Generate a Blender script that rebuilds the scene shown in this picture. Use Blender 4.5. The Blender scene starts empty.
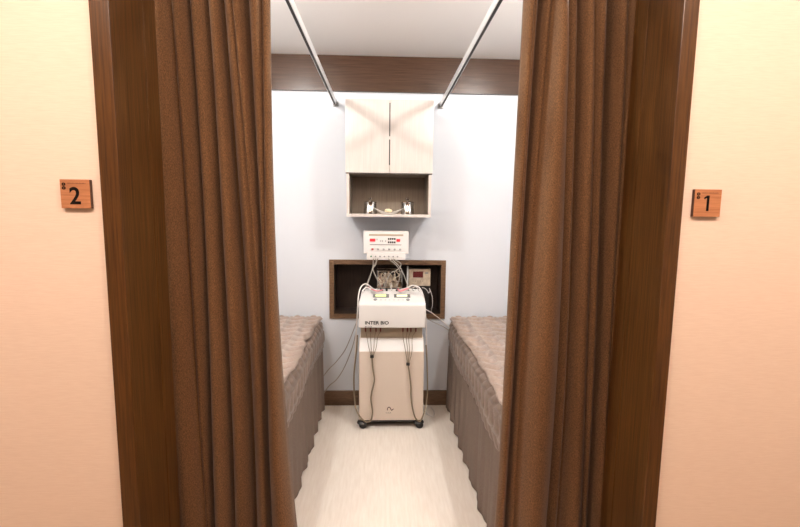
import bpy, bmesh, math, random
from mathutils import Vector, Matrix
random.seed(4)
S = bpy.context.scene
COL = S.collection
PI = math.pi

# ------------------------------------------------------------------ camera (matched to the vanishing points of the room)
F, CX, CY, EYE = 450.0, 400.0, 263.5, 1.45
ay = Vector((-16.5, 53.5, -450.0)).normalized()
ax = Vector((1, -0.0115, 0)); ax = (ax - ax.dot(ay)*ay).normalized()
az = ax.cross(ay)
R3 = Matrix((ax, ay, az))
cd = bpy.data.cameras.new('camera'); cam = bpy.data.objects.new('camera', cd); COL.objects.link(cam)
cd.sensor_width = 36; cd.lens = F/800*36; cd.clip_start = .02
cam.matrix_world = Matrix.Translation((0, 0, EYE)) @ R3.to_4x4()
S.camera = cam

def at(px, py, y):
    """world point at depth y for a measured position of the photograph"""
    r = R3 @ Vector((px-CX, -(py-CY), -F)); t = y/r.y
    return Vector((0, 0, EYE)) + r*t

# ------------------------------------------------------------------ materials
def mat(name, col, rough=.5, metal=0, spec=.5, coat=0, emit=None, es=0, sheen=0):
    m = bpy.data.materials.new(name); m.use_nodes = True
    b = m.node_tree.nodes['Principled BSDF']
    b.inputs['Base Color'].default_value = (*col, 1); b.inputs['Roughness'].default_value = rough
    b.inputs['Metallic'].default_value = metal; b.inputs['Specular IOR Level'].default_value = spec
    b.inputs['Coat Weight'].default_value = coat; b.inputs['Coat Roughness'].default_value = .12
    b.inputs['Sheen Weight'].default_value = sheen
    if emit: b.inputs['Emission Color'].default_value = (*emit, 1); b.inputs['Emission Strength'].default_value = es
    return m

def textured(m, c1, c2, scale=(1, 1, 1), noise=5, detail=6, lo=.3, hi=.7, bump=0, dist=.002, rough=.6, c3=None, nrough=None):
    nt = m.node_tree; N = nt.nodes; L = nt.links; b = N['Principled BSDF']
    tc = N.new('ShaderNodeTexCoord'); mp = N.new('ShaderNodeMapping'); mp.inputs['Scale'].default_value = scale
    n = N.new('ShaderNodeTexNoise'); n.inputs['Scale'].default_value = noise; n.inputs['Detail'].default_value = detail
    n.inputs['Roughness'].default_value = rough
    r = N.new('ShaderNodeValToRGB'); e = r.color_ramp.elements
    e[0].position = lo; e[1].position = hi; e[0].color = (*c1, 1); e[1].color = (*c2, 1)
    if c3: x = r.color_ramp.elements.new((lo+hi)/2); x.color = (*c3, 1)
    L.new(tc.outputs['Object'], mp.inputs['Vector']); L.new(mp.outputs['Vector'], n.inputs['Vector'])
    L.new(n.outputs['Fac'], r.inputs['Fac']); L.new(r.outputs['Color'], b.inputs['Base Color'])
    if bump:
        bp = N.new('ShaderNodeBump'); bp.inputs['Strength'].default_value = bump; bp.inputs['Distance'].default_value = dist
        L.new(n.outputs['Fac'], bp.inputs['Height']); L.new(bp.outputs['Normal'], b.inputs['Normal'])
    return m

M = {}
M['wood'] = textured(mat('dark_walnut_upright', (.1, .05, .03), .3, spec=.4, coat=.1), (.030, .0125, .0032), (.125, .056, .0140), (60, 60, 1.6), 3, 8, .3, .72, .15, .001)
M['wood_h'] = textured(mat('dark_walnut_level', (.1, .05, .03), .24, spec=.4), (.034, .0155, .0080), (.092, .046, .026), (1.6, 60, 60), 3, 8, .28, .74, .15, .001)
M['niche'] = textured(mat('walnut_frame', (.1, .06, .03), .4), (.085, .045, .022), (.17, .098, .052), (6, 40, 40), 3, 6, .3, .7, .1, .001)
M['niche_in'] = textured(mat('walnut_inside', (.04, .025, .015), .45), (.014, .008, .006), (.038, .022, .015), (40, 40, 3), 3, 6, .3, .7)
M['warm_wall'] = textured(mat('linen_wallpaper', (.8, .7, .6), .55), (.84, .715, .605), (.89, .77, .66), (9, 9, 160), 3, 4, .35, .65, .12, .0008)
M['white_wall'] = mat('cool_white_wall', (.63, .665, .715), .4)
M['ceiling'] = mat('ceiling_paint', (.88, .85, .82), .4)
M['hall_ceiling'] = mat('hall_ceiling_paint', (.8, .75, .68), .7)
M['floor'] = textured(mat('pale_vinyl_floor', (.75, .66, .55), .3), (.80, .73, .64), (.92, .865, .785), (26, 2.4, 1), 3, 7, .25, .75, .04, .0005)
M['curtain'] = textured(mat('brown_woven_curtain', (.17, .1, .05), .85, sheen=.12, spec=.2), (.078, .039, .0165), (.20, .108, .048), (1, 1, .5), 420, 3, .32, .68, .45, .0015)
M['steel'] = mat('polished_steel', (.55, .53, .50), .16, 1)
M['rail'] = mat('rail_aluminium', (.82, .82, .82), .38, .45)
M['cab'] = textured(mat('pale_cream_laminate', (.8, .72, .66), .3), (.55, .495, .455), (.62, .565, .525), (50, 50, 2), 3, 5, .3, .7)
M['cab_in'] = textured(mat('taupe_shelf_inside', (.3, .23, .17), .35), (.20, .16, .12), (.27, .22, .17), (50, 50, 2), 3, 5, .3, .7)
M['dark'] = mat('dark_gap_and_shade', (.03, .025, .02), .6)
M['mach'] = mat('machine_white', (.76, .74, .715), .32)
M['body'] = mat('machine_cream', (.71, .61, .52), .38)
M['recess'] = mat('machine_beige', (.42, .34, .25), .5)
M['black'] = mat('black_plastic', (.015, .014, .013), .4)
M['ink'] = mat('black_print', (.008, .006, .006), .8, spec=.1)
M['soft_ink'] = mat('grey_print', (.2, .17, .16), .5)
M['lcd'] = mat('lcd_lit', (.6, .7, .3), .2, emit=(.80, .95, .42), es=.75)
M['lcd2'] = mat('lcd_lit_pale', (.75, .75, .5), .2, emit=(.95, .93, .66), es=.8)
M['bezel'] = mat('lcd_bezel', (.16, .16, .15), .3)
M['grey'] = mat('grey_plastic', (.33, .33, .33), .45)
M['red'] = mat('red_plastic', (.55, .03, .03), .4)
M['redlamp'] = mat('red_digits', (.6, .02, .03), .3, emit=(1, .05, .06), es=.5)
M['green'] = mat('green_plastic', (.03, .2, .08), .4)
M['wire'] = mat('grey_cable', (.34, .31, .27), .45)
M['wire_w'] = mat('white_cable', (.75, .71, .68), .4)
M['wire_p'] = mat('pink_cable', (.75, .25, .28), .4)
M['wire_b'] = mat('olive_cable', (.22, .17, .11), .45)
M['plug'] = mat('maroon_plug', (.18, .03, .02), .4)
M['sign'] = textured(mat('copper_plate', (.6, .3, .15), .38, .35), (.46, .20, .095), (.62, .30, .15), (2, 2, 40), 6, 4, .3, .7)
M['sign_edge'] = mat('plate_edge', (.06, .02, .01), .5)
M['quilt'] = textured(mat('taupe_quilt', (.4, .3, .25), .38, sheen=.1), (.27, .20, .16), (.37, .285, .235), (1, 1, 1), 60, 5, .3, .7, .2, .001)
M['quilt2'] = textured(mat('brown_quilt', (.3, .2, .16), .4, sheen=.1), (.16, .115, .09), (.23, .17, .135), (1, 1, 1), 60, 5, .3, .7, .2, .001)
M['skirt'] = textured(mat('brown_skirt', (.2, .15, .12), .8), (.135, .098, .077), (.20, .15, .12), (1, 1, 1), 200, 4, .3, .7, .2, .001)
M['mattress'] = mat('mattress_vinyl', (.3, .22, .18), .6)
M['ceramic'] = mat('white_ceramic', (.85, .81, .76), .2)
M['cotton'] = mat('cream_cotton', (.78, .66, .44), .8)
M['beige'] = textured(mat('beige_plastic', (.55, .42, .29), .4), (.52, .41, .30), (.74, .64, .50), (1, 1, 1), 30, 3, .35, .65)
M['display'] = mat('maroon_display', (.10, .02, .02), .2, emit=(.4, .05, .05), es=.12)
M['lamp'] = mat('lamp_lens', (.9, .9, .85), .4, emit=(1, .96, .9), es=6)
M['lamp_warm'] = mat('lamp_lens_warm', (.9, .8, .7), .4, emit=(1, .8, .55), es=5)
M['lamp_ring'] = mat('lamp_ring', (.8, .8, .8), .4)
M['pink'] = mat('pink_rubber', (.62, .34, .28), .5)
M['clear'] = mat('clear_acrylic', (.9, .88, .85), .08)
M['clear'].node_tree.nodes['Principled BSDF'].inputs['Transmission Weight'].default_value = .9
M['hallfloor'] = textured(mat('hall_floor', (.4, .3, .2), .4), (.28, .20, .13), (.38, .28, .19), (2, 20, 1), 3, 5, .3, .7)

# ------------------------------------------------------------------ mesh helpers
def box(bm, lo, hi, bev=0, seg=2):
    t = bmesh.new(); bmesh.ops.create_cube(t, size=1)
    for v in t.verts: v.co = Vector([lo[i] + (v.co[i]+.5)*(hi[i]-lo[i]) for i in range(3)])
    if bev: bmesh.ops.bevel(t, geom=t.edges[:], offset=bev, segments=seg, profile=.7, affect='EDGES')
    merge(bm, t)

def merge(bm, t, mx=None):
    if mx: bmesh.ops.transform(t, matrix=mx, verts=t.verts)
    me = bpy.data.meshes.new('tmp'); t.to_mesh(me); t.free(); bm.from_mesh(me); bpy.data.meshes.remove(me)

def cyl(bm, a, b, r, r2=None, n=16):
    a, b = Vector(a), Vector(b); d = b-a
    t = bmesh.new(); bmesh.ops.create_cone(t, cap_ends=True, segments=n, radius1=r, radius2=r if r2 is None else r2, depth=d.length)
    merge(bm, t, Matrix.Translation((a+b)/2) @ d.to_track_quat('Z', 'Y').to_matrix().to_4x4())

def lathe(bm, prof, c=(0, 0, 0), n=24):
    rings = []
    for r, z in prof:
        rings.append([bm.verts.new((c[0]+max(r, .0001)*math.cos(2*PI*i/n), c[1]+max(r, .0001)*math.sin(2*PI*i/n), c[2]+z)) for i in range(n)])
    for a, b in zip(rings, rings[1:]):
        for i in range(n): bm.faces.new((a[i], a[(i+1) % n], b[(i+1) % n], b[i]))
    bm.faces.new(rings[0][::-1]); bm.faces.new(rings[-1])

def smooth_path(pts, k=8):
    P = [Vector(p) for p in pts]; P = [P[0]*2-P[1]] + P + [P[-1]*2-P[-2]]; out = []
    for i in range(1, len(P)-2):
        for j in range(k):
            t = j/k; a, b, c, d = P[i-1:i+3]
            out.append(.5*((2*b) + (c-a)*t + (2*a-5*b+4*c-d)*t*t + (3*b-a-3*c+d)*t**3))
    out.append(P[-2]); return out

def tube(bm, pts, r, n=8, smooth=True):
    P = smooth_path(pts) if smooth and len(pts) > 2 else [Vector(p) for p in pts]
    rings = []; up = Vector((0.13, .98, .1)).normalized()
    for i, p in enumerate(P):
        d = (P[min(i+1, len(P)-1)] - P[max(i-1, 0)]).normalized()
        u = up - d*up.dot(d)
        if u.length < .05: u = Vector((1, 0, 0)) - d*d.x
        u.normalize(); up = u; w = d.cross(u)
        rings.append([bm.verts.new(p + (u*math.cos(2*PI*k/n)+w*math.sin(2*PI*k/n))*r) for k in range(n)])
    for a, b in zip(rings, rings[1:]):
        for k in range(n): bm.faces.new((a[k], a[(k+1) % n], b[(k+1) % n], b[k]))
    bm.faces.new(rings[0][::-1]); bm.faces.new(rings[-1])

def prism(bm, poly, x0, x1, bev=0):
    """polygon in (y,z) extruded along x"""
    t = bmesh.new()
    A = [t.verts.new((x0, y, z)) for y, z in poly]; B = [t.verts.new((x1, y, z)) for y, z in poly]
    t.faces.new(A); t.faces.new(B[::-1])
    for i in range(len(poly)):
        j = (i+1) % len(poly); t.faces.new((A[i], B[i], B[j], A[j]))
    bmesh.ops.recalc_face_normals(t, faces=t.faces[:])
    if bev: bmesh.ops.bevel(t, geom=t.edges[:], offset=bev, segments=3, profile=.6, affect='EDGES')
    merge(bm, t)

def obj(name, bm, m, parent=None, smooth=False, recalc=True):
    if recalc: bmesh.ops.recalc_face_normals(bm, faces=bm.faces[:])
    me = bpy.data.meshes.new(name); bm.to_mesh(me); bm.free()
    o = bpy.data.objects.new(name, me); COL.objects.link(o)
    me.materials.append(M[m] if isinstance(m, str) else m)
    if smooth:
        for p in me.polygons: p.use_smooth = True
        try: me.set_sharp_from_angle(angle=math.radians(40))
        except Exception: pass
    if parent:
        o.parent = parent
        o.matrix_parent_inverse = Matrix.Translation(-parent.location)
    return o

def B(name, lo, hi, m, parent=None, bev=0):
    bm = bmesh.new(); box(bm, lo, hi, bev); return obj(name, bm, m, parent, bev > 0)

def T(name, pts, r, m, parent=None, n=8):
    bm = bmesh.new(); tube(bm, pts, r, n); return obj(name, bm, m, parent, True)

def tag(o, label, cat, group=None):
    o['label'] = label; o['category'] = cat
    if group: o['group'] = group
    return o

def thing(name, loc, label, cat, group=None):
    o = bpy.data.objects.new(name, None); COL.objects.link(o); o.location = loc; o.empty_display_size = .1
    return tag(o, label, cat, group)

def struct(o): o['kind'] = 'structure'; return o

def text(name, s, size, loc, m, parent, rot=(PI/2, 0, 0), bold=0, sx=1, ext=.0004, shear=0):
    cu = bpy.data.curves.new('t', 'FONT'); cu.body = s; cu.size = size; cu.offset = bold; cu.extrude = ext; cu.shear = shear
    to = bpy.data.objects.new('t', cu); COL.objects.link(to)
    me = bpy.data.meshes.new_from_object(to.evaluated_get(bpy.context.evaluated_depsgraph_get()))
    bpy.data.objects.remove(to); bpy.data.curves.remove(cu)
    me.transform(Matrix.Translation(loc) @ Matrix([[1, 0, 0, 0], [0, 1, 0, 0], [0, 0, 1, 0], [0, 0, 0, 1]]) @ __import__('mathutils').Euler(rot).to_matrix().to_4x4() @ Matrix.Diagonal((sx, 1, 1, 1)))
    me.name = name
    o = bpy.data.objects.new(name, me); COL.objects.link(o); me.materials.clear(); me.materials.append(M[m])
    o.parent = parent; o.matrix_parent_inverse = Matrix.Translation(-parent.location)
    return o

# ------------------------------------------------------------------ room shell
YB = 3.23            # back wall
YF = 1.20            # face of the hallway wall
YI = 1.44            # inner face of that wall
ZC = 2.49            # ceiling
XL, XR = -1.23, 1.30
OL, OR_ = -.728, .81         # outer edges of the casing
NX0, NX1, NZ0, NZ1 = -.387, .455, .661, 1.093   # niche, outside of its frame
struct(B('floor', (XL-.1, YF-.0, -.05), (XR+.1, YB+.3, 0), 'floor'))
struct(B('floor', (-2.2, -1.2, -.05), (2.2, YF, 0), 'hallfloor')).name = 'floor_hall'
struct(B('ceiling', (XL-.1, YI, ZC), (XR+.1, YB+.3, ZC+.05), 'ceiling'))
struct(B('ceiling_hall', (-2.2, -1.2, 2.6), (2.2, YF, 2.65), 'hall_ceiling'))
struct(B('wall_left', (XL-.1, YI, 0), (XL, YB, ZC), 'white_wall'))
struct(B('wall_right', (XR, YI, 0), (XR+.1, YB, ZC), 'white_wall'))
bm = bmesh.new()      # back wall with the hole of the niche
t_ = .01
for lo, hi in (((XL-.1, YB, 0), (NX0+t_, YB+.26, ZC)), ((NX1-t_, YB, 0), (XR+.1, YB+.26, ZC)), ((NX0+t_, YB, 0), (NX1-t_, YB+.26, NZ0+t_)), ((NX0+t_, YB, NZ1-t_), (NX1-t_, YB+.26, ZC))):
    box(bm, lo, hi)
struct(obj('wall_back', bm, 'white_wall'))
# hallway wall to either side of the opening and above it
ZO = 2.24
bm = bmesh.new(); box(bm, (-2.2, YF+.012, 0), (OL+.02, YI, 2.6)); struct(obj('wall_front_left', bm, 'warm_wall'))
bm = bmesh.new(); box(bm, (OR_-.02, YF+.012, 0), (2.2, YI, 2.6)); struct(obj('wall_front_right', bm, 'warm_wall'))
bm = bmesh.new(); box(bm, (OL+.02, YF+.012, ZO+.05), (OR_-.02, YI, 2.6)); struct(obj('wall_front_header', bm, 'warm_wall'))
struct(B('wall_hall_left', (-2.3, -1.2, 0), (-2.2, YI, 2.6), 'warm_wall'))
struct(B('wall_hall_right', (2.2, -1.2, 0), (2.3, YI, 2.6), 'warm_wall'))
struct(B('wall_hall_back', (-2.3, -1.3, 0), (2.3, -1.2, 2.6), 'wood'))
# casing: face board, jamb lining and a thin stop strip
for sx, xo, xi in ((-1, OL, -.680), (1, OR_, .769)):
    a, b = sorted((xo, xi))
    bm = bmesh.new(); box(bm, (a, YF, 0), (b, YI-.002, ZO), .002)
    struct(obj('trim_1' if sx < 0 else 'trim_2', bm, 'wood'))
    bm = bmesh.new(); c = xi+sx*.004; d = xi-sx*.001
    box(bm, (min(c, d), YI-.075, 0), (max(c, d), YI-.004, ZO-.002), .002)
    struct(obj('trim_5' if sx < 0 else 'trim_6', bm, 'wood'))
struct(B('trim_3', (OL, YF, ZO), (OR_, YI-.002, ZO+.05), 'wood_h'))
# crown board and baseboards
bm = bmesh.new(); box(bm, (XL, YB-.018, 2.255), (XR, YB, ZC)); box(bm, (XL, YB-.024, 2.255), (XR, YB-.016, 2.263)); struct(obj('trim_4', bm, 'wood_h'))
bm = bmesh.new(); box(bm, (XL, YB-.012, 0), (XR, YB, .112)); box(bm, (XL, YB-.016, .098), (XR, YB-.010, .112)); struct(obj('baseboard_back', bm, 'niche'))
struct(B('baseboard_left', (XL, YI, 0), (XL+.012, YB-.02, .112), 'niche'))
struct(B('baseboard_right', (XR-.012, YI, 0), (XR, YB-.02, .112), 'niche'))

# ------------------------------------------------------------------ niche lining
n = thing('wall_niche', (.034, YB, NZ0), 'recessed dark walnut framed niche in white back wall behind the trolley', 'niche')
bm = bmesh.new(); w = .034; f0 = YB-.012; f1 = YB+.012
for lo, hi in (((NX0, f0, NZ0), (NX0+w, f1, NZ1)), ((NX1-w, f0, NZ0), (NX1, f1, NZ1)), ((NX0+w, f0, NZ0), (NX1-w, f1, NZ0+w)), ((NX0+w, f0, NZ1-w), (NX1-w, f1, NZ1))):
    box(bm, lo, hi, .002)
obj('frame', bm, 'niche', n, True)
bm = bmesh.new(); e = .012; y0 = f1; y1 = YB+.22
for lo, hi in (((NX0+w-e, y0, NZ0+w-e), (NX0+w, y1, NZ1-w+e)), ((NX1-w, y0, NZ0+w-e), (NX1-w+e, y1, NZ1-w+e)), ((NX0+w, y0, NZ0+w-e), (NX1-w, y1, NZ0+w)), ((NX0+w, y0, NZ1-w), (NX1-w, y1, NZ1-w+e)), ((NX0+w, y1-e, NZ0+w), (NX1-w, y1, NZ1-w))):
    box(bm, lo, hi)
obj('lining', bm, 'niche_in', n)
ZN = NZ0+w     # floor of the niche

# ------------------------------------------------------------------ ceiling rails
for sx, x, lab in ((-1, -.334, 'polished metal curtain rail over the left bed side, ending left of the wall cabinet'), (1, .391, 'polished metal curtain rail over the right bed side, ending right of the wall cabinet')):
    r = thing('curtain_rail', (x, 1.5, 2.173), lab, 'curtain rail', 'rails running from door to back wall')
    zb = 2.173
    bm = bmesh.new(); box(bm, (x-.009, YI+.03, zb-.016), (x+.009, YB-.06, zb+.016), .003, 3); obj('rail_bar', bm, 'rail', r, True)
    bm = bmesh.new(); box(bm, (x-.0055, YI+.04, zb-.0172), (x+.0055, YB-.065, zb-.0150)); obj('track_slot', bm, 'dark', r)
    bm = bmesh.new(); box(bm, (x-.0105, YB-.066, zb-.0175), (x+.0105, YB-.055, zb+.0175), .003); obj('end_cap', bm, 'black', r, True)
    bm = bmesh.new(); box(bm, (x-.008, YB-.06, zb-.006), (x+.008, YB, zb+.006), .002); box(bm, (x-.018, YB-.004, zb-.018), (x+.018, YB, zb+.018), .0015); obj('wall_bracket', bm, 'clear', r, True)
    for yy in (1.6,):
        bm = bmesh.new(); cyl(bm, (x, yy, zb+.012), (x, yy, ZC), .006); cyl(bm, (x, yy, ZC-.006), (x, yy, ZC), .022); obj('hanger', bm, 'rail', r, True)

# ------------------------------------------------------------------ door curtains
def catmull(vals, t):
    n_ = len(vals)-1; i = min(int(t), n_-1); u = t-i
    g = lambda k: vals[max(0, min(n_, k))]
    a, b, c, d = g(i-1), g(i), g(i+1), g(i+2)
    m1 = (c-a)*.38; m2 = (d-b)*.38
    return b*(2*u**3-3*u*u+1) + m1*(u**3-2*u*u+u) + c*(-2*u**3+3*u*u) + m2*(u**3-u*u)

def curtain(name, top, mid, bot, y0, label, z0=.025, z1=2.185, seedv=0, deep=()):
    """fold creases measured at the top, the middle and the foot of the picture"""
    t = thing(name, (at((top[0]+top[-1])/2, 260, y0).x, y0, 0), label, 'curtain')
    X = []
    for a, b, c in zip(top, mid, bot):
        p, q, r = at(a, 0, y0+.033), at(b, 263, y0+.033), at(c, 527, y0+.033); X.append((p, q, r))
    def xat(k, z):
        p, q, r = X[k]; u = (z-r.z)/(p.z-r.z); um = (q.z-r.z)/(p.z-r.z)
        dm = q.x-(r.x+(p.x-r.x)*um)
        return r.x+(p.x-r.x)*u + dm*max(0, 1-((u-um)/.62)**2)
    K = 14; n_ = len(top)-1; NV = 80; bm = bmesh.new(); rows = []
    rnd = random.Random(seedv); ph = [rnd.uniform(0, 6.3) for _ in range(n_+1)]; fl = [rnd.uniform(.75, 1.15) for _ in range(n_+1)]; bk = [rnd.uniform(-.006, .012)+(.045 if k_ in deep else 0) for k_ in range(n_+1)]
    for j in range(NV+1):
        v = j/NV; z = z1*(1-v)+z0*v; row = []
        xs = [xat(k, z)+.0016*math.sin(v*8+ph[k]) for k in range(n_+1)]
        for k in range(n_):
            w_ = abs(xs[k+1]-xs[k]); A = min(.095, w_*(1.25+.12*math.sin(3*v+ph[k])))*fl[k]
            lean = .16*math.sin(ph[k]*3+v*2)
            for i in range(K+(1 if k == n_-1 else 0)):
                u = i/K; b0 = bk[k]*(1-u)+bk[k+1]*u
                f_ = max(0, math.sin(PI*min(1, max(0, u+lean*u*(1-u)*2))))**.52
                xx = xs[k]*(1-u)+xs[k+1]*u
                row.append(bm.verts.new((xx, y0+.035+b0-A*f_, z)))
        rows.append(row)
    for a, b in zip(rows, rows[1:]):
        for i in range(len(row)-1): bm.faces.new((a[i], a[i+1], b[i+1], b[i]))
    o = obj('drape', bm, 'curtain', t, False, True)
    for p in o.data.polygons: p.use_smooth = True
    sm = o.modifiers.new('soften', 'SMOOTH'); sm.factor = .5; sm.iterations = 2
    md = o.modifiers.new('thickness', 'SOLIDIFY'); md.thickness = .0035; md.offset = 0
    xa, xb = sorted((xat(0, z1), xat(n_, z1)))
    for k in range(7):
        x = xa+(xb-xa)*(k+.5)/7; bm = bmesh.new()
        cyl(bm, (x, y0+.02, z1-.02), (x, y0+.02, z1+.010), .003, n=8); obj('hook', bm, 'steel', t)
    return t

curtain('door_curtain', (152, 174, 186, 202, 218, 231, 247, 265, 275), (164, 192, 204, 222.5, 240.5, 255, 260, 266, 277), (174, 208, 213, 232, 253, 269, 271, 274, 300), 1.50, 'brown woven curtain gathered to the left of doorway, beside plate 2', seedv=1, deep=(2, 3, 4, 6))
curtain('door_curtain', (523, 533, 543, 552, 565, 577, 590, 608, 623, 645), (511, 518, 523, 530, 564, 574, 589, 600, 612, 633), (495, 502, 508, 514, 545.5, 557, 577, 588, 598, 611), 1.50, 'brown woven curtain gathered to the right of doorway, beside plate 1', seedv=7, deep=(2, 4, 5, 7))
bm = bmesh.new(); box(bm, (-.68, 1.505, 2.197), (.76, 1.535, 2.222), .004)
dr = obj('door_rail', bm, 'rail', None, True); tag(dr, 'metal curtain track above the doorway carrying both brown curtains', 'curtain rail')
for x in (-.62, .04, .70):
    bm = bmesh.new(); box(bm, (x-.012, YI, 2.205), (x+.012, 1.508, 2.218)); box(bm, (x-.02, YI, 2.19), (x+.02, YI+.004, 2.23)); obj('bracket', bm, 'rail', dr)

# ------------------------------------------------------------------ number plates
def plate(cx, num, label, logo_dx):
    a = .0368; zc = 1.482 if num == '2' else 1.4785; y0 = YF; y1 = YF+.0135
    t = thing('number_plate', (cx, y1, zc-a), label, 'sign', 'room number plates beside the doorway')
    bm = bmesh.new(); box(bm, (cx-a, y0+.0012, zc-a), (cx+a, y1, zc+a), .0006); obj('backing', bm, 'sign_edge', t)
    bm = bmesh.new(); box(bm, (cx-a, y0, zc-a), (cx+a, y0+.0015, zc+a), .0004); obj('face_plate', bm, 'sign', t)
    wn = .012 if num == '2' else .009
    if num == '2': text('number', num, .061, (cx-.0150, y0-.0004, zc-.0255), 'ink', t, bold=.0011, sx=.95)
    else:
        bm = bmesh.new(); box(bm, (cx-.0030, y0-.0008, zc-.0215), (cx+.0036, y0+.0003, zc+.0205))
        v = [bm.verts.new((cx+qx, y0-.0008, zc+qz)) for qx, qz in ((-.0035, .0205), (-.0120, .0145), (-.0100, .0100), (-.0020, .0150))]; bm.faces.new(v)
        obj('number', bm, 'ink', t)
    bm = bmesh.new()          # two stacked ring emblem
    for k in range(2):
        c = Vector((cx-a+.0095, y0-.0003, zc+a-.0125-k*.0095)); pts = [(c.x+.0036*math.cos(q*PI/8), c.y, c.z+.0032*math.sin(q*PI/8)) for q in range(17)]
        tube(bm, pts, .0011, 6, False); cyl(bm, (c.x-.0035, c.y, c.z), (c.x+.0035, c.y, c.z), .0008, n=6)
    obj('emblem', bm, 'ink', t)
    bm = bmesh.new(); x = cx-a+.018; r_ = random.Random(3)
    while x < cx+a-.010:      # line of print too small to read
        w_ = r_.uniform(.0009, .0022); box(bm, (x, y0-.0004, zc+a-.0106), (x+w_, y0+.0003, zc+a-.0106+r_.uniform(.0010, .0018))); x += w_+r_.uniform(.0005, .0013)
    obj('small_print', bm, 'sign_edge', t)
plate(at(75.2, 194, YF).x, '2', 'square copper plate numbered 2 on the peach wall left of the doorway', 0)
plate(at(707.6, 204, YF).x, '1', 'square copper plate numbered 1 on the peach wall right of the doorway', 0)

# ------------------------------------------------------------------ wall cabinet
CX0, CX1, CY0, CZ0, CZS, CZ1 = -.238, .307, 2.93, 1.405, 1.688, 2.138
c = thing('wall_cabinet', (.034, YB, CZ0), 'cream two-door wall cabinet with open shelf hung on white back wall', 'cabinet')
bm = bmesh.new(); th = .016
box(bm, (CX0, CY0+.018, CZS), (CX1, YB, CZ1), .001)                                # closed upper case
box(bm, (CX0, CY0+.006, CZ0), (CX0+th, YB, CZS)); box(bm, (CX1-th, CY0+.006, CZ0), (CX1, YB, CZS))
box(bm, (CX0, CY0+.004, CZ0), (CX1, YB, CZ0+.018), .001)
obj('body', bm, 'cab', c)
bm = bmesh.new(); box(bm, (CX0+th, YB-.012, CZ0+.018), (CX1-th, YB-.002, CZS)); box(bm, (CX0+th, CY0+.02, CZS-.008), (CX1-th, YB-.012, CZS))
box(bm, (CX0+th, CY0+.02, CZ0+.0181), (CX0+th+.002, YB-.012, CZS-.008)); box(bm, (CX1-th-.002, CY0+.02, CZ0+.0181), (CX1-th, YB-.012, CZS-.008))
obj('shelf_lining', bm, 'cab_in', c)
mid = .036; g = .0016
for a, b in ((CX0-.006, mid-g), (mid+g, CX1+.006)):
    d = B('door', (a, CY0, CZS-.002), (b, CY0+.017, CZ1+.002), 'cab', c, .0012)
for z0_, z1_ in ((1.735, 1.895), (1.915, 2.12)):
    B('finger_groove', (mid-.0035, CY0-.0008, z0_), (mid+.0035, CY0+.002, z1_), 'dark', c)
bm = bmesh.new(); box(bm, (CX0-.004, CY0+.002, CZS-.009), (CX1+.004, CY0+.020, CZS-.0022)); obj('painted_shadow_strip', bm, 'dark', c)  # dark-coloured strip, paints the shade line under the doors
ZS = CZ0+.018

def canister(x, lab):
    y = 3.04; t = thing('steel_canister', (x, y, ZS), lab, 'canister', 'steel canisters on the open shelf')
    r = .043
    bm = bmesh.new(); lathe(bm, [(r-.001, 0), (r+.001, .002), (r+.001, .036), (r-.002, .040), (r-.002, .070), (r, .072), (r-.003, .073)], (x, y, ZS), 40); obj('pot', bm, 'steel', t, True)
    bm = bmesh.new(); lathe(bm, [(r+.001, .0735), (r+.001, .079), (r-.010, .085), (.008, .088)], (x, y, ZS), 40)
    obj('lid', bm, 'steel', t, True)
    bm = bmesh.new(); lathe(bm, [(.004, .087), (.004, .096), (.013, .101), (.014, .106), (.006, .110)], (x, y, ZS), 24); obj('knob', bm, 'steel', t, True)
canister(at(370.3, 205, 3.04).x, 'steel lidded canister on the open cabinet shelf, left of the white dish')
canister(at(407.5, 205, 3.04).x, 'steel lidded canister on the open cabinet shelf, right of the white dish')
x = at(388.7, 210, 3.02).x; y = 3.0
bm = bmesh.new(); lathe(bm, [(.045, 0), (.05, .003), (.075, .020), (.100, .037), (.0985, .039), (.072, .024), (.046, .007), (.005, .006)], (x, y, ZS), 40)
for v in bm.verts:
    q = Vector((v.co.x-x, v.co.y-y)); h_ = v.co.z-ZS
    if h_ > .004: v.co.z = ZS+.004+(h_-.004)*(.22+.90*abs(q.x/max(q.length, 1e-5))**1.6); v.co.y = y+(v.co.y-y)*.62
d = obj('white_dish', bm, 'ceramic', None, True); tag(d, 'shallow white dish holding cotton between two steel canisters', 'dish')
bm = bmesh.new(); tb = bmesh.new(); bmesh.ops.create_icosphere(tb, subdivisions=3, radius=1)
for v in tb.verts:
    q = v.co.copy(); k = 1+.08*math.sin(9*q.x+3*q.y)*math.cos(8*q.z)
    v.co = Vector((q.x*.026, q.y*.024, q.z*.0145))*k
merge(bm, tb, Matrix.Translation((x-.002, y, ZS+.0215))); o = obj('cotton_ball', bm, 'cotton', None, True); tag(o, 'cream cotton ball lying in the white dish on the shelf', 'cotton ball')

# ------------------------------------------------------------------ small stimulator above the niche
MY = 3.02
t = thing('stimulator_unit', (.02, YB, 1.12), 'small cream electrotherapy unit with red displays mounted above the niche', 'therapy device')
p0 = at(363.5, 231, MY); p1 = at(408.5, 254, MY); q1 = at(405, 260, MY)
x0, x1, z1, z0 = p0.x, p1.x, p0.z, p1.z; zb = q1.z
bm = bmesh.new(); box(bm, (x0, MY+.004, z0), (x1, MY+.12, z1), .006, 3); obj('housing', bm, 'mach', t, True)
bm = bmesh.new(); box(bm, (x0+.022, MY+.002, zb), (x1-.022, MY+.09, z0+.012), .004, 3); obj('jack_block', bm, 'mach', t, True)
bm = bmesh.new(); box(bm, (-.03, MY+.10, z0+.03), (.07, YB-.004, z1-.04)); box(bm, (-.05, YB-.006, z0+.01), (.09, YB, z1-.01)); obj('wall_mount', bm, 'black', t)
W = x1-x0; fy = MY+.0038
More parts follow.
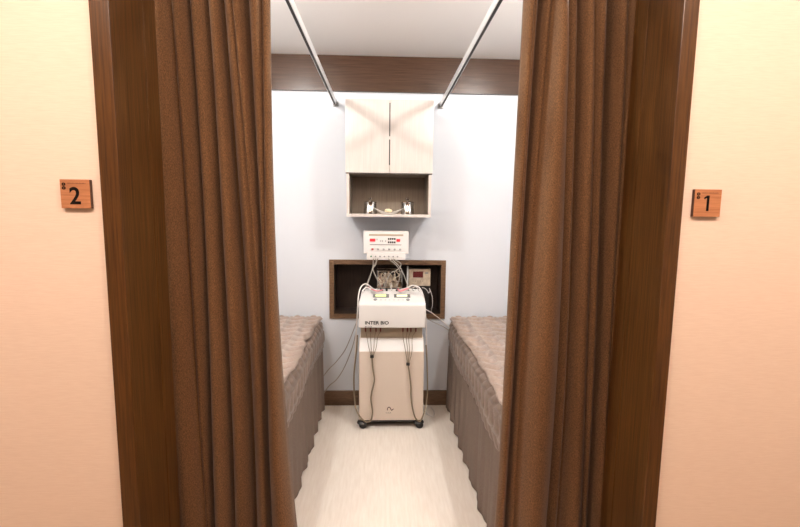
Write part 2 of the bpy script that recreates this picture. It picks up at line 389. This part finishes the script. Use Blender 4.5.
def fb(name, u0, u1, v0, v1, m, dy=.0015):
    return B(name, (x0+W*u0, fy-dy, z1-(z1-z0)*v1), (x0+W*u1, fy+.001, z1-(z1-z0)*v0), m, t)
B('front_panel', (x0+.02, fy-.0008, z0+.008), (x1-.02, fy+.001, z1-.008), 'mach', t)
fb('vent_strip', .12, .88, .13, .21, 'recess', .002)
fb('display', .14, .26, .34, .46, 'redlamp', .003); fb('display', .73, .81, .34, .46, 'redlamp', .003)
for k in range(4):
    for r_ in range(2): fb('button', .54+k*.045, .573+k*.045, .30+.15*r_, .38+.15*r_, 'black', .003)
for u in (.29, .37, .41, .48): fb('indicator', u, u+.018, .40 if u != .29 else .33, .47 if u != .29 else .40, 'grey', .002)
fb('printed_line', .14, .84, .585, .615, 'soft_ink', .0012)
for k in range(6):
    u = .20+k*.123; zc = z1-(z1-z0)*.80; xc = x0+W*u
    bm = bmesh.new(); cyl(bm, (xc, fy+.001, zc), (xc, fy-.012, zc), .0075, .0062, 20); kn = obj('knob', bm, 'grey' if k else 'red', t, True)
    bm = bmesh.new(); box(bm, (xc-.0008, fy-.0135, zc-.001), (xc+.0008, fy-.0115, zc+.007)); pt = obj('pointer', bm, 'mach', kn)
    pt.matrix_parent_inverse = Matrix.Translation(-t.location)
    pt.parent = kn; pt.matrix_parent_inverse = Matrix.Identity(4)
for k in range(7):
    xc = x0+W*(.17+k*.098); zc = (z0+zb)/2+.003
    bm = bmesh.new(); cyl(bm, (xc, MY+.003, zc), (xc, MY-.010, zc), .0052, n=14); obj('jack', bm, 'green' if k == 0 else 'grey', t, True)
# leads hanging from the jacks into the niche and onto the trolley
for a, ya, pts, r in ((.22, 0, [(373, 266), (371.5, 272), (368, 281), (364, 291)], .0035), (.32, 0, [(374, 266), (373, 270), (378, 281), (383, 291)], .0038),
                      (.27, 0, [(376, 264), (372.5, 269), (370, 277), (366.5, 288)], .003), (.55, 0, [(396, 265), (400, 272), (399, 280), (396, 290)], .003),
                      (.66, 0, [(401, 264), (397, 270), (390, 274), (384, 288)], .003), (.62, 0, [(399, 266), (403, 273), (406, 281), (409, 291)], .003)):
    P = [(x0+W*a, MY-.006, zb+.008)]+[at(px, py, 3.03) for px, py in pts]
    T('lead_wire', P, r, 'wire', t)

# ------------------------------------------------------------------ things standing in the niche
xa, xb = at(409, 275, 3.30).x, at(430.5, 275, 3.30).x; zt = at(420, 269, 3.30).z
u = thing('control_unit', ((xa+xb)/2, 3.34, ZN), 'beige upright control box with maroon display standing at right in the niche', 'device')
bm = bmesh.new(); zm = at(420, 286, 3.30).z; box(bm, (xa, 3.30, zm), (xb, 3.42, zt), .004, 2); obj('housing', bm, 'beige', u, True)
B('stand', (xa+.01, 3.32, ZN), (xb-.01, 3.41, zm+.001), 'black', u, .003)
a = at(413, 271.5, 3.30); b = at(423, 277.5, 3.30); B('display', (a.x, 3.297, b.z), (b.x, 3.3005, a.z), 'display', u)
a = at(425, 272, 3.30); b = at(428, 274, 3.30); B('switch', (a.x, 3.297, b.z), (b.x, 3.3005, a.z), 'grey', u)
for k in range(5):
    a = at(413+k*2.4, 281, 3.30); bm = bmesh.new(); cyl(bm, (a.x, 3.301, a.z), (a.x, 3.295, a.z), .004, n=12); obj('button', bm, 'recess', u, True)
# bright post beside it
a = at(407.6, 275, 3.28)
bm = bmesh.new(); box(bm, (a.x-.006, 3.275, ZN), (a.x+.006, 3.287, at(407, 266, 3.28).z), .002); o = obj('white_rod', bm, 'mach', None, True); tag(o, 'thin white upright bar in the niche, left of the beige control box', 'rod')
# wire rack filled with suction cups and pads
xa, xb = at(377.5, 275, 3.27).x, at(402, 275, 3.27).x; zt = at(390, 271, 3.27).z
u = thing('cup_rack', ((xa+xb)/2, 3.33, ZN), 'metal rack holding pink and cream electrode cups inside the niche', 'rack')
bm = bmesh.new()
for zz in (zt, zt-.075, ZN+.006):
    tube(bm, [(xa, 3.265, zz), (xb, 3.265, zz), (xb, 3.40, zz), (xa, 3.40, zz), (xa, 3.265, zz)], .004, 8, False)
for x_ in (xa, xb):
    for y_ in (3.265, 3.40): cyl(bm, (x_, y_, ZN), (x_, y_, zt+.004), .004, n=8)
obj('wire_frame', bm, 'steel', u, True)
B('tray', (xa+.002, 3.268, zt-.126), (xb-.002, 3.398, zt-.120), 'beige', u)
rr = random.Random(9)
for k in range(9):
    cx_ = xa+.024+(xb-xa-.048)*((k % 5)/4.0); cy_ = 3.29+.045*(k//5)+rr.uniform(-.003, .003); cz = zt-.1198
    bm = bmesh.new(); h = .10+rr.uniform(-.015, .01)
    lathe(bm, [(.015, 0), (.0175, .004), (.0180, h*.6), (.013, h*.75), (.008, h*.82), (.008, h)], (cx_, cy_, cz), 16)
    o = obj('electrode_cup', bm, ['pink', 'beige', 'ceramic', 'niche', 'beige'][(k*2+k//5) % 5], None, True)
    tag(o, ['dusty pink', 'beige', 'white', 'brown', 'beige'][(k*2+k//5) % 5]+' electrode cup standing in the '+('front' if k < 5 else 'back')+' row of the niche rack, '+['far left', 'second from left', 'middle', 'second from right', 'far right'][k % 5], 'electrode cup', 'electrode cups in the niche rack')
bm = bmesh.new(); rq = random.Random(21)
for k in range(14):
    px_ = 379+rq.uniform(0, 21); P_ = [at(px_+rq.uniform(-3, 3), 272+q*3.4+rq.uniform(-1.2, 1.2), 3.242+rq.uniform(-.006, .006)) for q in range(5)]
    tube(bm, P_, .0032, 6)
o = obj('electrode_leads', bm, 'beige', None, True); tag(o, 'tangle of thin beige electrode leads hanging over the front of the niche rack', 'leads'); o['kind'] = 'stuff'
# coiled leads on the niche floor at right
bm = bmesh.new(); tube(bm, [at(422, 287.5, 3.275), at(425, 288.5, 3.27), at(427.5, 291, 3.265), at(428.5, 293, 3.265), at(430, 291, 3.268), at(429.5, 288.5, 3.28), at(432, 296, 3.28), at(432.5, 304, 3.285), at(431, 312, 3.29)], .0024)
o = obj('coiled_lead', bm, 'wire_w', None, True); tag(o, 'white lead hooked and trailing in front of the beige control box', 'cable')

# ------------------------------------------------------------------ therapy trolley
TX0, TX1, TY = -.154, .274, 2.862
tr = thing('therapy_trolley', (.06, 3.0, 0), 'white electrotherapy trolley on castors standing before the niche', 'therapy trolley')
bm = bmesh.new()
prism(bm, [(TY, .055), (TY, .527), (TY+.075, .600), (TY+.075, .60), (TY+.27, .60), (TY+.27, .055)][:3]+[(TY+.27, .600), (TY+.27, .055)], TX0, TX1, .006)
obj('cabinet_body', bm, 'body', tr, True)
bm = bmesh.new(); prism(bm, [(TY+.002, .5275), (TY+.072, .5975), (TY+.0705, .5995), (TY+.0005, .5295)], TX0+.004, TX1-.004, 0); obj('sloped_ledge', bm, 'mach', tr)
B('neck', (TX0+.008, TY+.078, .598), (TX1-.008, TY+.26, .70), 'recess', tr, .002)
# head: front face, sloped console top
h = bmesh.new()
prism(h, [(TY-.004, .688), (TY-.004, .840), (TY+.012, .856), (TY+.19, .905), (TY+.265, .900), (TY+.265, .688)], TX0-.002, TX1+.004, .008)
for v in h.verts:      # upper part tapers in a little
    if v.co.z > .85:
        k = (v.co.y-TY)/.26; v.co.x += (.058-v.co.x)*.07*max(0, k)
obj('console_head', h, 'mach', tr, True)
def con(u, v, off=0.0):      # point on the console slope (u across 0..1, v from front 0 to back 1)
    y = TY+.012+(.178)*v; z = .856+.049*v
    n_ = Vector((0, -.049, .178)).normalized()
    return Vector((TX0+(TX1-TX0)*u, y, z)) + n_*off
def slab(name, u0, u1, v0, v1, m, h0=-.002, h1=.002, par=tr):
    bm = bmesh.new(); A = [con(u0, v0, h0), con(u1, v0, h0), con(u1, v1, h0), con(u0, v1, h0)]; D = [con(u0, v0, h1), con(u1, v0, h1), con(u1, v1, h1), con(u0, v1, h1)]
    a = [bm.verts.new(p) for p in A]; d = [bm.verts.new(p) for p in D]
    bm.faces.new(a[::-1]); bm.faces.new(d)
    for i in range(4): bm.faces.new((a[i], a[(i+1) % 4], d[(i+1) % 4], d[i]))
    o = obj(name, bm, m, par); return o
for k, (u0, u1) in enumerate(((.205, .455), (.535, .785))):
    bz = slab('display_bezel', u0, u1, .36, .62, 'bezel', -.002, .003)
    l = slab('lcd_screen', u0+.04, u1-.045, .41, .57, 'lcd' if k == 0 else 'lcd2', .0, .0036); 
    l.parent = bz; l.matrix_parent_inverse = Matrix.Identity(4); l.location = (0, 0, 0)
for u_ in (.245, .745):
    bm = bmesh.new(); a = con(u_, .18); cyl(bm, con(u_, .18, -.002), con(u_, .18, .006), .0125, .011, 20); obj('dial', bm, 'grey', tr, True)
for u_ in (.33, .40, .46, .53, .60, .67):
    slab('key', u_-.012, u_+.012, .15, .21, M.setdefault('key', mat('pale_key', (.62, .6, .6), .4)), 0, .002)
# sockets at the back edge of the console
for u_ in (.16, .26, .33, .42, .50, .58, .66, .76, .85):
    bm = bmesh.new(); cyl(bm, con(u_, .93, -.002), con(u_, .93, .012), .007, n=12); obj('socket', bm, 'black' if u_ in (.42, .58, .33) else 'mach', tr, True)
# leads curling off the console
for m_, r, pts in (('wire_w', .0045, [con(.22, .93, .012), at(372, 288, 2.98), at(366, 284, 2.96), at(361, 287, 2.95), at(358.5, 296, 2.93), at(357.5, 312, 2.92), at(356, 335, 2.95), at(354.5, 370, 2.96)]),
                   ('wire_w', .004, [con(.30, .93, .012), at(374, 290, 2.98), at(366, 287.5, 2.96), at(362, 293, 2.94)]),
                   ('wire_p', .004, [con(.36, .90, .010), at(378, 291, 2.97), at(372, 289.5, 2.97), at(368, 287, 2.97)]),
                   ('wire_p', .006, [con(.60, .93, .012), at(400, 291, 2.98), at(405, 289.5, 2.98), at(409, 287.5, 2.98)]),
                   ('wire_w', .0045, [con(.66, .93, .012), at(407, 288, 2.98), at(413, 285.5, 2.96), at(420, 288.5, 2.95), at(424, 299, 2.94), at(425.5, 314, 2.94), at(426.5, 340, 2.97), at(427, 372, 2.98)]),
                   ('wire_w', .004, [con(.74, .92, .012), at(412, 288, 2.98), at(416, 287, 2.97), at(420, 292, 2.97)]),
                   ('wire_w', .0035, [con(.50, .93, .012), at(391, 288, 3.0), at(391, 284, 3.0)])):
    T('lead_wire', pts, r, m_, tr)
# print on the head and emblem on the body
zt_ = at(366, 324.2, TY).z
text('lettering', 'INTER BIO', .0305, (at(364.8, 324, TY).x, TY-.0046, zt_), 'ink', tr, bold=.0007, sx=1.10)
text('model_lettering', 'BT-210', .015, (at(364.8, 328, TY).x, TY-.0046, at(365, 327.4, TY).z), 'soft_ink', tr, sx=1.0, shear=.15, bold=.0002)
e0 = lambda px, py: (at(px, py, TY-.0005).x, TY-.0006, at(px, py, TY).z)
bm = bmesh.new(); tube(bm, [e0(387.3, 410.2), e0(387.8, 407.8), e0(389.6, 407.2), e0(390.6, 408.8), e0(391.6, 410.2), e0(393.6, 408.8)], .0028, 8)
obj('emblem', bm, M.setdefault('emb', mat('emblem_brown', (.10, .05, .05), .4)), tr, True)
text('emblem_lettering', 'FLOUR', .0115, (e0(385.8, 413)[0], TY-.0005, e0(386, 413.4)[2]), M and 'soft_ink', tr, sx=1.0)
# plugs and lead bundles hanging in front
def bundle(pxs, clip, cable, back):
    for px in pxs:
        p = at(px, 330, TY+.02); p.z = .690
        bm = bmesh.new(); cyl(bm, (p.x, TY+.03, .690), (p.x, TY+.03, .655), .005, n=10); obj('plug', bm, 'plug', tr, True)
        T('lead_wire', [(p.x, TY+.03, .658), (p.x+(at(clip[0], 0, TY).x-p.x)*.3, TY+.012, .62), at((px+clip[0])/2, (338+clip[1])/2, TY-.012), at(clip[0]+(px-pxs[1])*.1, clip[1], TY-.014)], .0020, 'wire_b', tr)
    cpt = at(clip[0], clip[1], TY-.014)
    bm = bmesh.new(); box(bm, cpt-Vector((.012, .008, .009)), cpt+Vector((.012, .008, .009)), .003); obj('clip', bm, 'black', tr, True)
    T('cable', [cpt]+[at(px, py, TY-.014+o) for px, py, o in cable], .0050, 'wire_b', tr)
bundle((365.5, 370.5, 376, 380.5), (372, 356.5), [(372.8, 368, 0), (374.3, 380, 0), (371.8, 392, 0), (371, 400, 0), (372.6, 412, 0), (371, 420, -.004), (366.5, 422, -.008), (361, 418, -.01), (356.5, 410, .0), (354.5, 398, .05), (354, 375, .08), (356.5, 350, .09), (357.5, 335, .1)], 0)
bundle((403, 407.5, 411, 416), (408, 364), [(409.5, 374, 0), (410.8, 386, 0), (411, 396, 0), (412.5, 408, 0), (415.5, 418, -.004), (420, 421, -.006), (424, 413, .0), (426.5, 402, .05), (427.5, 385, .08), (427, 362, .09), (426, 345, .1)], 0)
# base and castors
B('base', (TX0+.006, TY+.012, .040), (TX1-.006, TY+.262, .056), 'black', tr, .002)
for cx_ in (TX0+.022, TX1-.028):
    for cy_ in (TY+.012, TY+.235):
        bm = bmesh.new()
        for k in (-1, 1): cyl(bm, (cx_+.006, cy_+k*.011-.007, .0255), (cx_+.006, cy_+k*.011+.007, .0255), .025, n=28)
        w_ = obj('castor', bm, 'black', tr, True)
        bm = bmesh.new(); lathe(bm, [(.034, .034), (.036, .038), (.030, .048), (.014, .054)], (cx_, cy_, 0), 24)
        f_ = obj('hood', bm, 'black', None, True); f_.parent = w_
# ------------------------------------------------------------------ loose cables on the wall and floor
def cable(name, pts, r, m, lab):
    o = T(name, pts, r, m); tag(o, lab, 'cable')
cable('power_cable', [at(358, 318, 3.0), at(352, 334, 3.06), at(345, 350, 3.12), at(336, 362, 3.18), at(329, 369, 3.205), at(322, 378, 3.205)], .0032, 'wire', 'thin grey cable sagging from trolley to left bed, the higher one')
cable('power_cable', [at(357, 326, 3.0), at(353, 345, 3.08), at(345, 366, 3.17), at(337, 379, 3.20), at(329, 386, 3.205), at(322, 396, 3.205)], .0032, 'wire', 'thin grey cable sagging from trolley to left bed, the lower one')
cable('power_cable', [at(425, 309, 3.05), at(432, 313, 3.12), at(440, 319, 3.19), at(448, 326, 3.212), at(457, 333, 3.212)], .003, 'wire_w', 'pale cable running from trolley to right bed, the higher one')
cable('power_cable', [at(425, 317, 3.05), at(433, 322, 3.14), at(442, 326, 3.20), at(450, 331, 3.212), at(458, 336, 3.212)], .0026, 'wire', 'thin grey cable running from trolley to right bed, the lower one')
cable('floor_cable', [(.300, 3.205, .13), (.302, 3.19, .03), (.31, 3.12, .006), (.325, 3.05, .006), (.36, 3.02, .006), (.375, 3.10, .006), (.36, 3.17, .006)], .004, 'wire_w', 'pale cable looped on the floor right of the trolley castors')

# ------------------------------------------------------------------ beds, covers and pads
def quilt_h(u, v, cu=.10, cv=.085):
    a = u/cu; w_ = v/cv + .85*abs(math.sin(PI*a))
    return (abs(math.sin(PI*a))**.6)*(abs(math.sin(PI*w_))**.5)

def bed(s, xe, xw, side):
    """s=+1: bed to the right of the aisle; xe = aisle side edge, xw = wall side"""
    y0, y1 = 1.60, 3.17; zt = .655
    lo, hi = min(xe, xw), max(xe, xw)
    b_ = thing('treatment_bed', ((lo+hi)/2, (y0+y1)/2, 0), 'treatment bed on the %s of the aisle, hidden under its brown cover' % side, 'bed', 'treatment beds along the side walls')
    B('mattress', (lo+.045, y0+.03, .50), (hi-.03, y1-.03, zt-.012), 'mattress', b_, .02)
    B('bed_frame', (lo+.06, y0+.05, .42), (hi-.05, y1-.05, .499), 'niche_in', b_, .004)
    for xx in (lo+.09, hi-.09):
        for yy in (y0+.09, y1-.09): B('leg', (xx-.025, yy-.025, 0), (xx+.025, yy+.025, .42), 'niche_in', b_, .003)
    # quilted cover: across top then down the aisle side; sheet swept along y
    cv = thing('bed_cover', ((lo+hi)/2, (y0+y1)/2, .0), 'brown quilted cover with pleated skirt draped over the %s bed' % side, 'bed cover', 'quilted bed covers with skirts')
    prof = []        # (distance from the wall side, z) running to the aisle edge and down
    Wd = hi-lo-.03; n1 = 44
    for i in range(n1+1): prof.append((Wd*i/n1*.965, zt, 0, 1))
    for i in range(1, 7): a = i/6*PI/2; prof.append((Wd*.965+.03*math.sin(a), zt-.03*(1-math.cos(a)), math.sin(a), math.cos(a)))
    n2 = 26
    for i in range(1, n2+1): prof.append((Wd*.965+.03+.010*math.sin(i/n2*PI), zt-.03-.155*i/n2, 1, 0))
    L_ = [0]
    for a, b in zip(prof, prof[1:]): L_.append(L_[-1]+math.hypot(b[0]-a[0], b[1]-a[1]))
    bm = bmesh.new(); rows = []; ny = 300
    x_of = lambda d: (xw-s*.0-s*0 - s*(.0) + (-s)*d) if True else 0
    for j in range(ny+1):
        yy = y0+(y1-y0)*j/ny; row = []
        wob = .006*math.sin(yy*7+s)+.002*math.sin(yy*17)
        for (d, z, nx, nz), l in zip(prof, L_):
            h_ = .013*quilt_h(l, yy*1.0)
            if z < zt-.02: hx = wob*(zt-z)/.18
            else: hx = 0
            row.append(bm.verts.new((x_of(d+.015+nx*h_+hx), yy, z+nz*h_*.6)))
        rows.append(row)
    for a, b in zip(rows, rows[1:]):
        for i in range(len(prof)-1): bm.faces.new((a[i], a[i+1], b[i+1], b[i]))
    if s > 0: bmesh.ops.reverse_faces(bm, faces=bm.faces[:])
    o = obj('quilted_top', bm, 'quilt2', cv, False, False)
    for p in o.data.polygons: p.use_smooth = True
    md = o.modifiers.new('t', 'SOLIDIFY'); md.thickness = .004; md.offset = -1
    # skirt: aisle side and the head end facing the back wall
    bm = bmesh.new(); path = []
    for i in range(401): path.append((xe, y0+(y1-y0)*i/400, -s, 0, i/400*(y1-y0)))
    for i in range(1, 121): path.append((xe+(xw-xe)*i/120, y1, 0, 1, (y1-y0)+abs(xw-xe)*i/120))
    rows = []; nz_ = 24; rs = random.Random(5+s)
    for j in range(nz_+1):
        v = j/nz_; z = .475*(1-v)+.012*v+.0; row = []
        for x_, y_, nx, ny_, l in path:
            fold = (.003+.0055*v)*(math.sin(l*2*PI/.19+.9*math.sin(l*5+s))+.35*math.sin(l*2*PI/.083+s)) - .003 + (.006*v)
            drop = 1 if j < nz_ else 1
            row.append(bm.verts.new((x_+nx*fold-nx*.004, y_+ny_*(fold-.004), z+(.006*math.sin(l*11) if j == nz_ else 0))))
        rows.append(row)
    for a, b in zip(rows, rows[1:]):
        for i in range(len(path)-1): bm.faces.new((a[i], a[i+1], b[i+1], b[i]))
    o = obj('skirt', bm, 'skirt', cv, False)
    for p in o.data.polygons: p.use_smooth = True
    md = o.modifiers.new('t', 'SOLIDIFY'); md.thickness = .003
    # loose quilted pad on top
    xp = xe+s*.012; bm = bmesh.new(); nxp = 110; nyp = 320; rows = []; zt2 = zt+.024
    for j in range(nyp+1):
        yy = y0+.01+(y1-y0-.005)*j/nyp; row = []
        edge = .006*math.sin(yy*5.5+s*1.3)+.003*math.sin(yy*13+1)+.003*math.sin(yy*31)
        if s < 0: edge += .020*math.exp(-((yy-2.62)/.05)**2)
        for i in range(nxp+1):
            f_ = i/nxp; xx = xp+s*edge*(1-f_)+s*f_*(abs(xw-xp)-.05)
            hh = .021*quilt_h(abs(xx-xp)+.0, yy, .115, .098)
            rim = min(1, f_/.02); z = zt2+hh*min(1, rim+.15)-.006*(1-rim) + .004*math.sin(yy*4)*(1-f_)**2
            row.append(bm.verts.new((xx, yy, z)))
        rows.append(row)
    for a, b in zip(rows, rows[1:]):
        for i in range(nxp): bm.faces.new((a[i], a[i+1], b[i+1], b[i]))
    if s < 0: bmesh.ops.reverse_faces(bm, faces=bm.faces[:])
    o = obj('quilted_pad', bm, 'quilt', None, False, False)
    for p in o.data.polygons: p.use_smooth = True
    md = o.modifiers.new('t', 'SOLIDIFY'); md.thickness = .008; md.offset = -1
    tag(o, 'lighter taupe quilted pad lying on top of the %s bed cover' % side, 'quilt', 'quilted pads on the beds')
bed(1, .478, XR-.03, 'right')
bed(-1, -.425, XL+.03, 'left')

# ------------------------------------------------------------------ lamps
def downlight(x, y, z, m, lab, energy, col, radius=.035, spot=None):
    t = thing('ceiling_light', (x, y, z), lab, 'ceiling light')
    bm = bmesh.new(); lathe(bm, [(.062, 0), (.066, -.003), (.062, -.010), (.048, -.010), (.045, -.004)], (x, y, z), 36); obj('rim', bm, 'lamp_ring', t, True)
    bm = bmesh.new(); lathe(bm, [(.0448, -.0045), (.040, -.010), (.020, -.013)], (x, y, z), 30); obj('lens', bm, m, t, True)
    ld = bpy.data.lights.new('lamp', 'SPOT' if spot else 'POINT'); ld.energy = energy; ld.color = col; ld.shadow_soft_size = radius
    if spot: ld.spot_size = math.radians(spot); ld.spot_blend = .6
    lo = bpy.data.objects.new('lamp', ld); COL.objects.link(lo); lo.location = (x, y, z-.06); lo.parent = t; lo.matrix_parent_inverse = Matrix.Translation(-t.location)
downlight(-.80, 1.72, ZC, 'lamp', 'round recessed ceiling light above the left bed', 46, (1, .965, .93))
downlight(.86, 1.72, ZC, 'lamp', 'round recessed ceiling light above the right bed', 46, (1, .965, .93))
for x in (-1.0, 0.04, 1.08):
    downlight(x, .02, 2.6, 'lamp_warm', 'round warm hallway ceiling light, the %s one of three' % {-1.0: 'left', .04: 'middle', 1.08: 'right'}[x], 49, (1, .765, .635), .06)

w = bpy.data.worlds.new('world'); S.world = w; w.use_nodes = True
w.node_tree.nodes['Background'].inputs['Color'].default_value = (1, .9, .8, 1); w.node_tree.nodes['Background'].inputs['Strength'].default_value = .1

S.view_settings.view_transform = 'Standard'; S.view_settings.look = 'None'; S.view_settings.gamma = 1
S.view_settings.exposure = 0.0
try: S.view_settings.use_curve_mapping = False
except Exception: pass
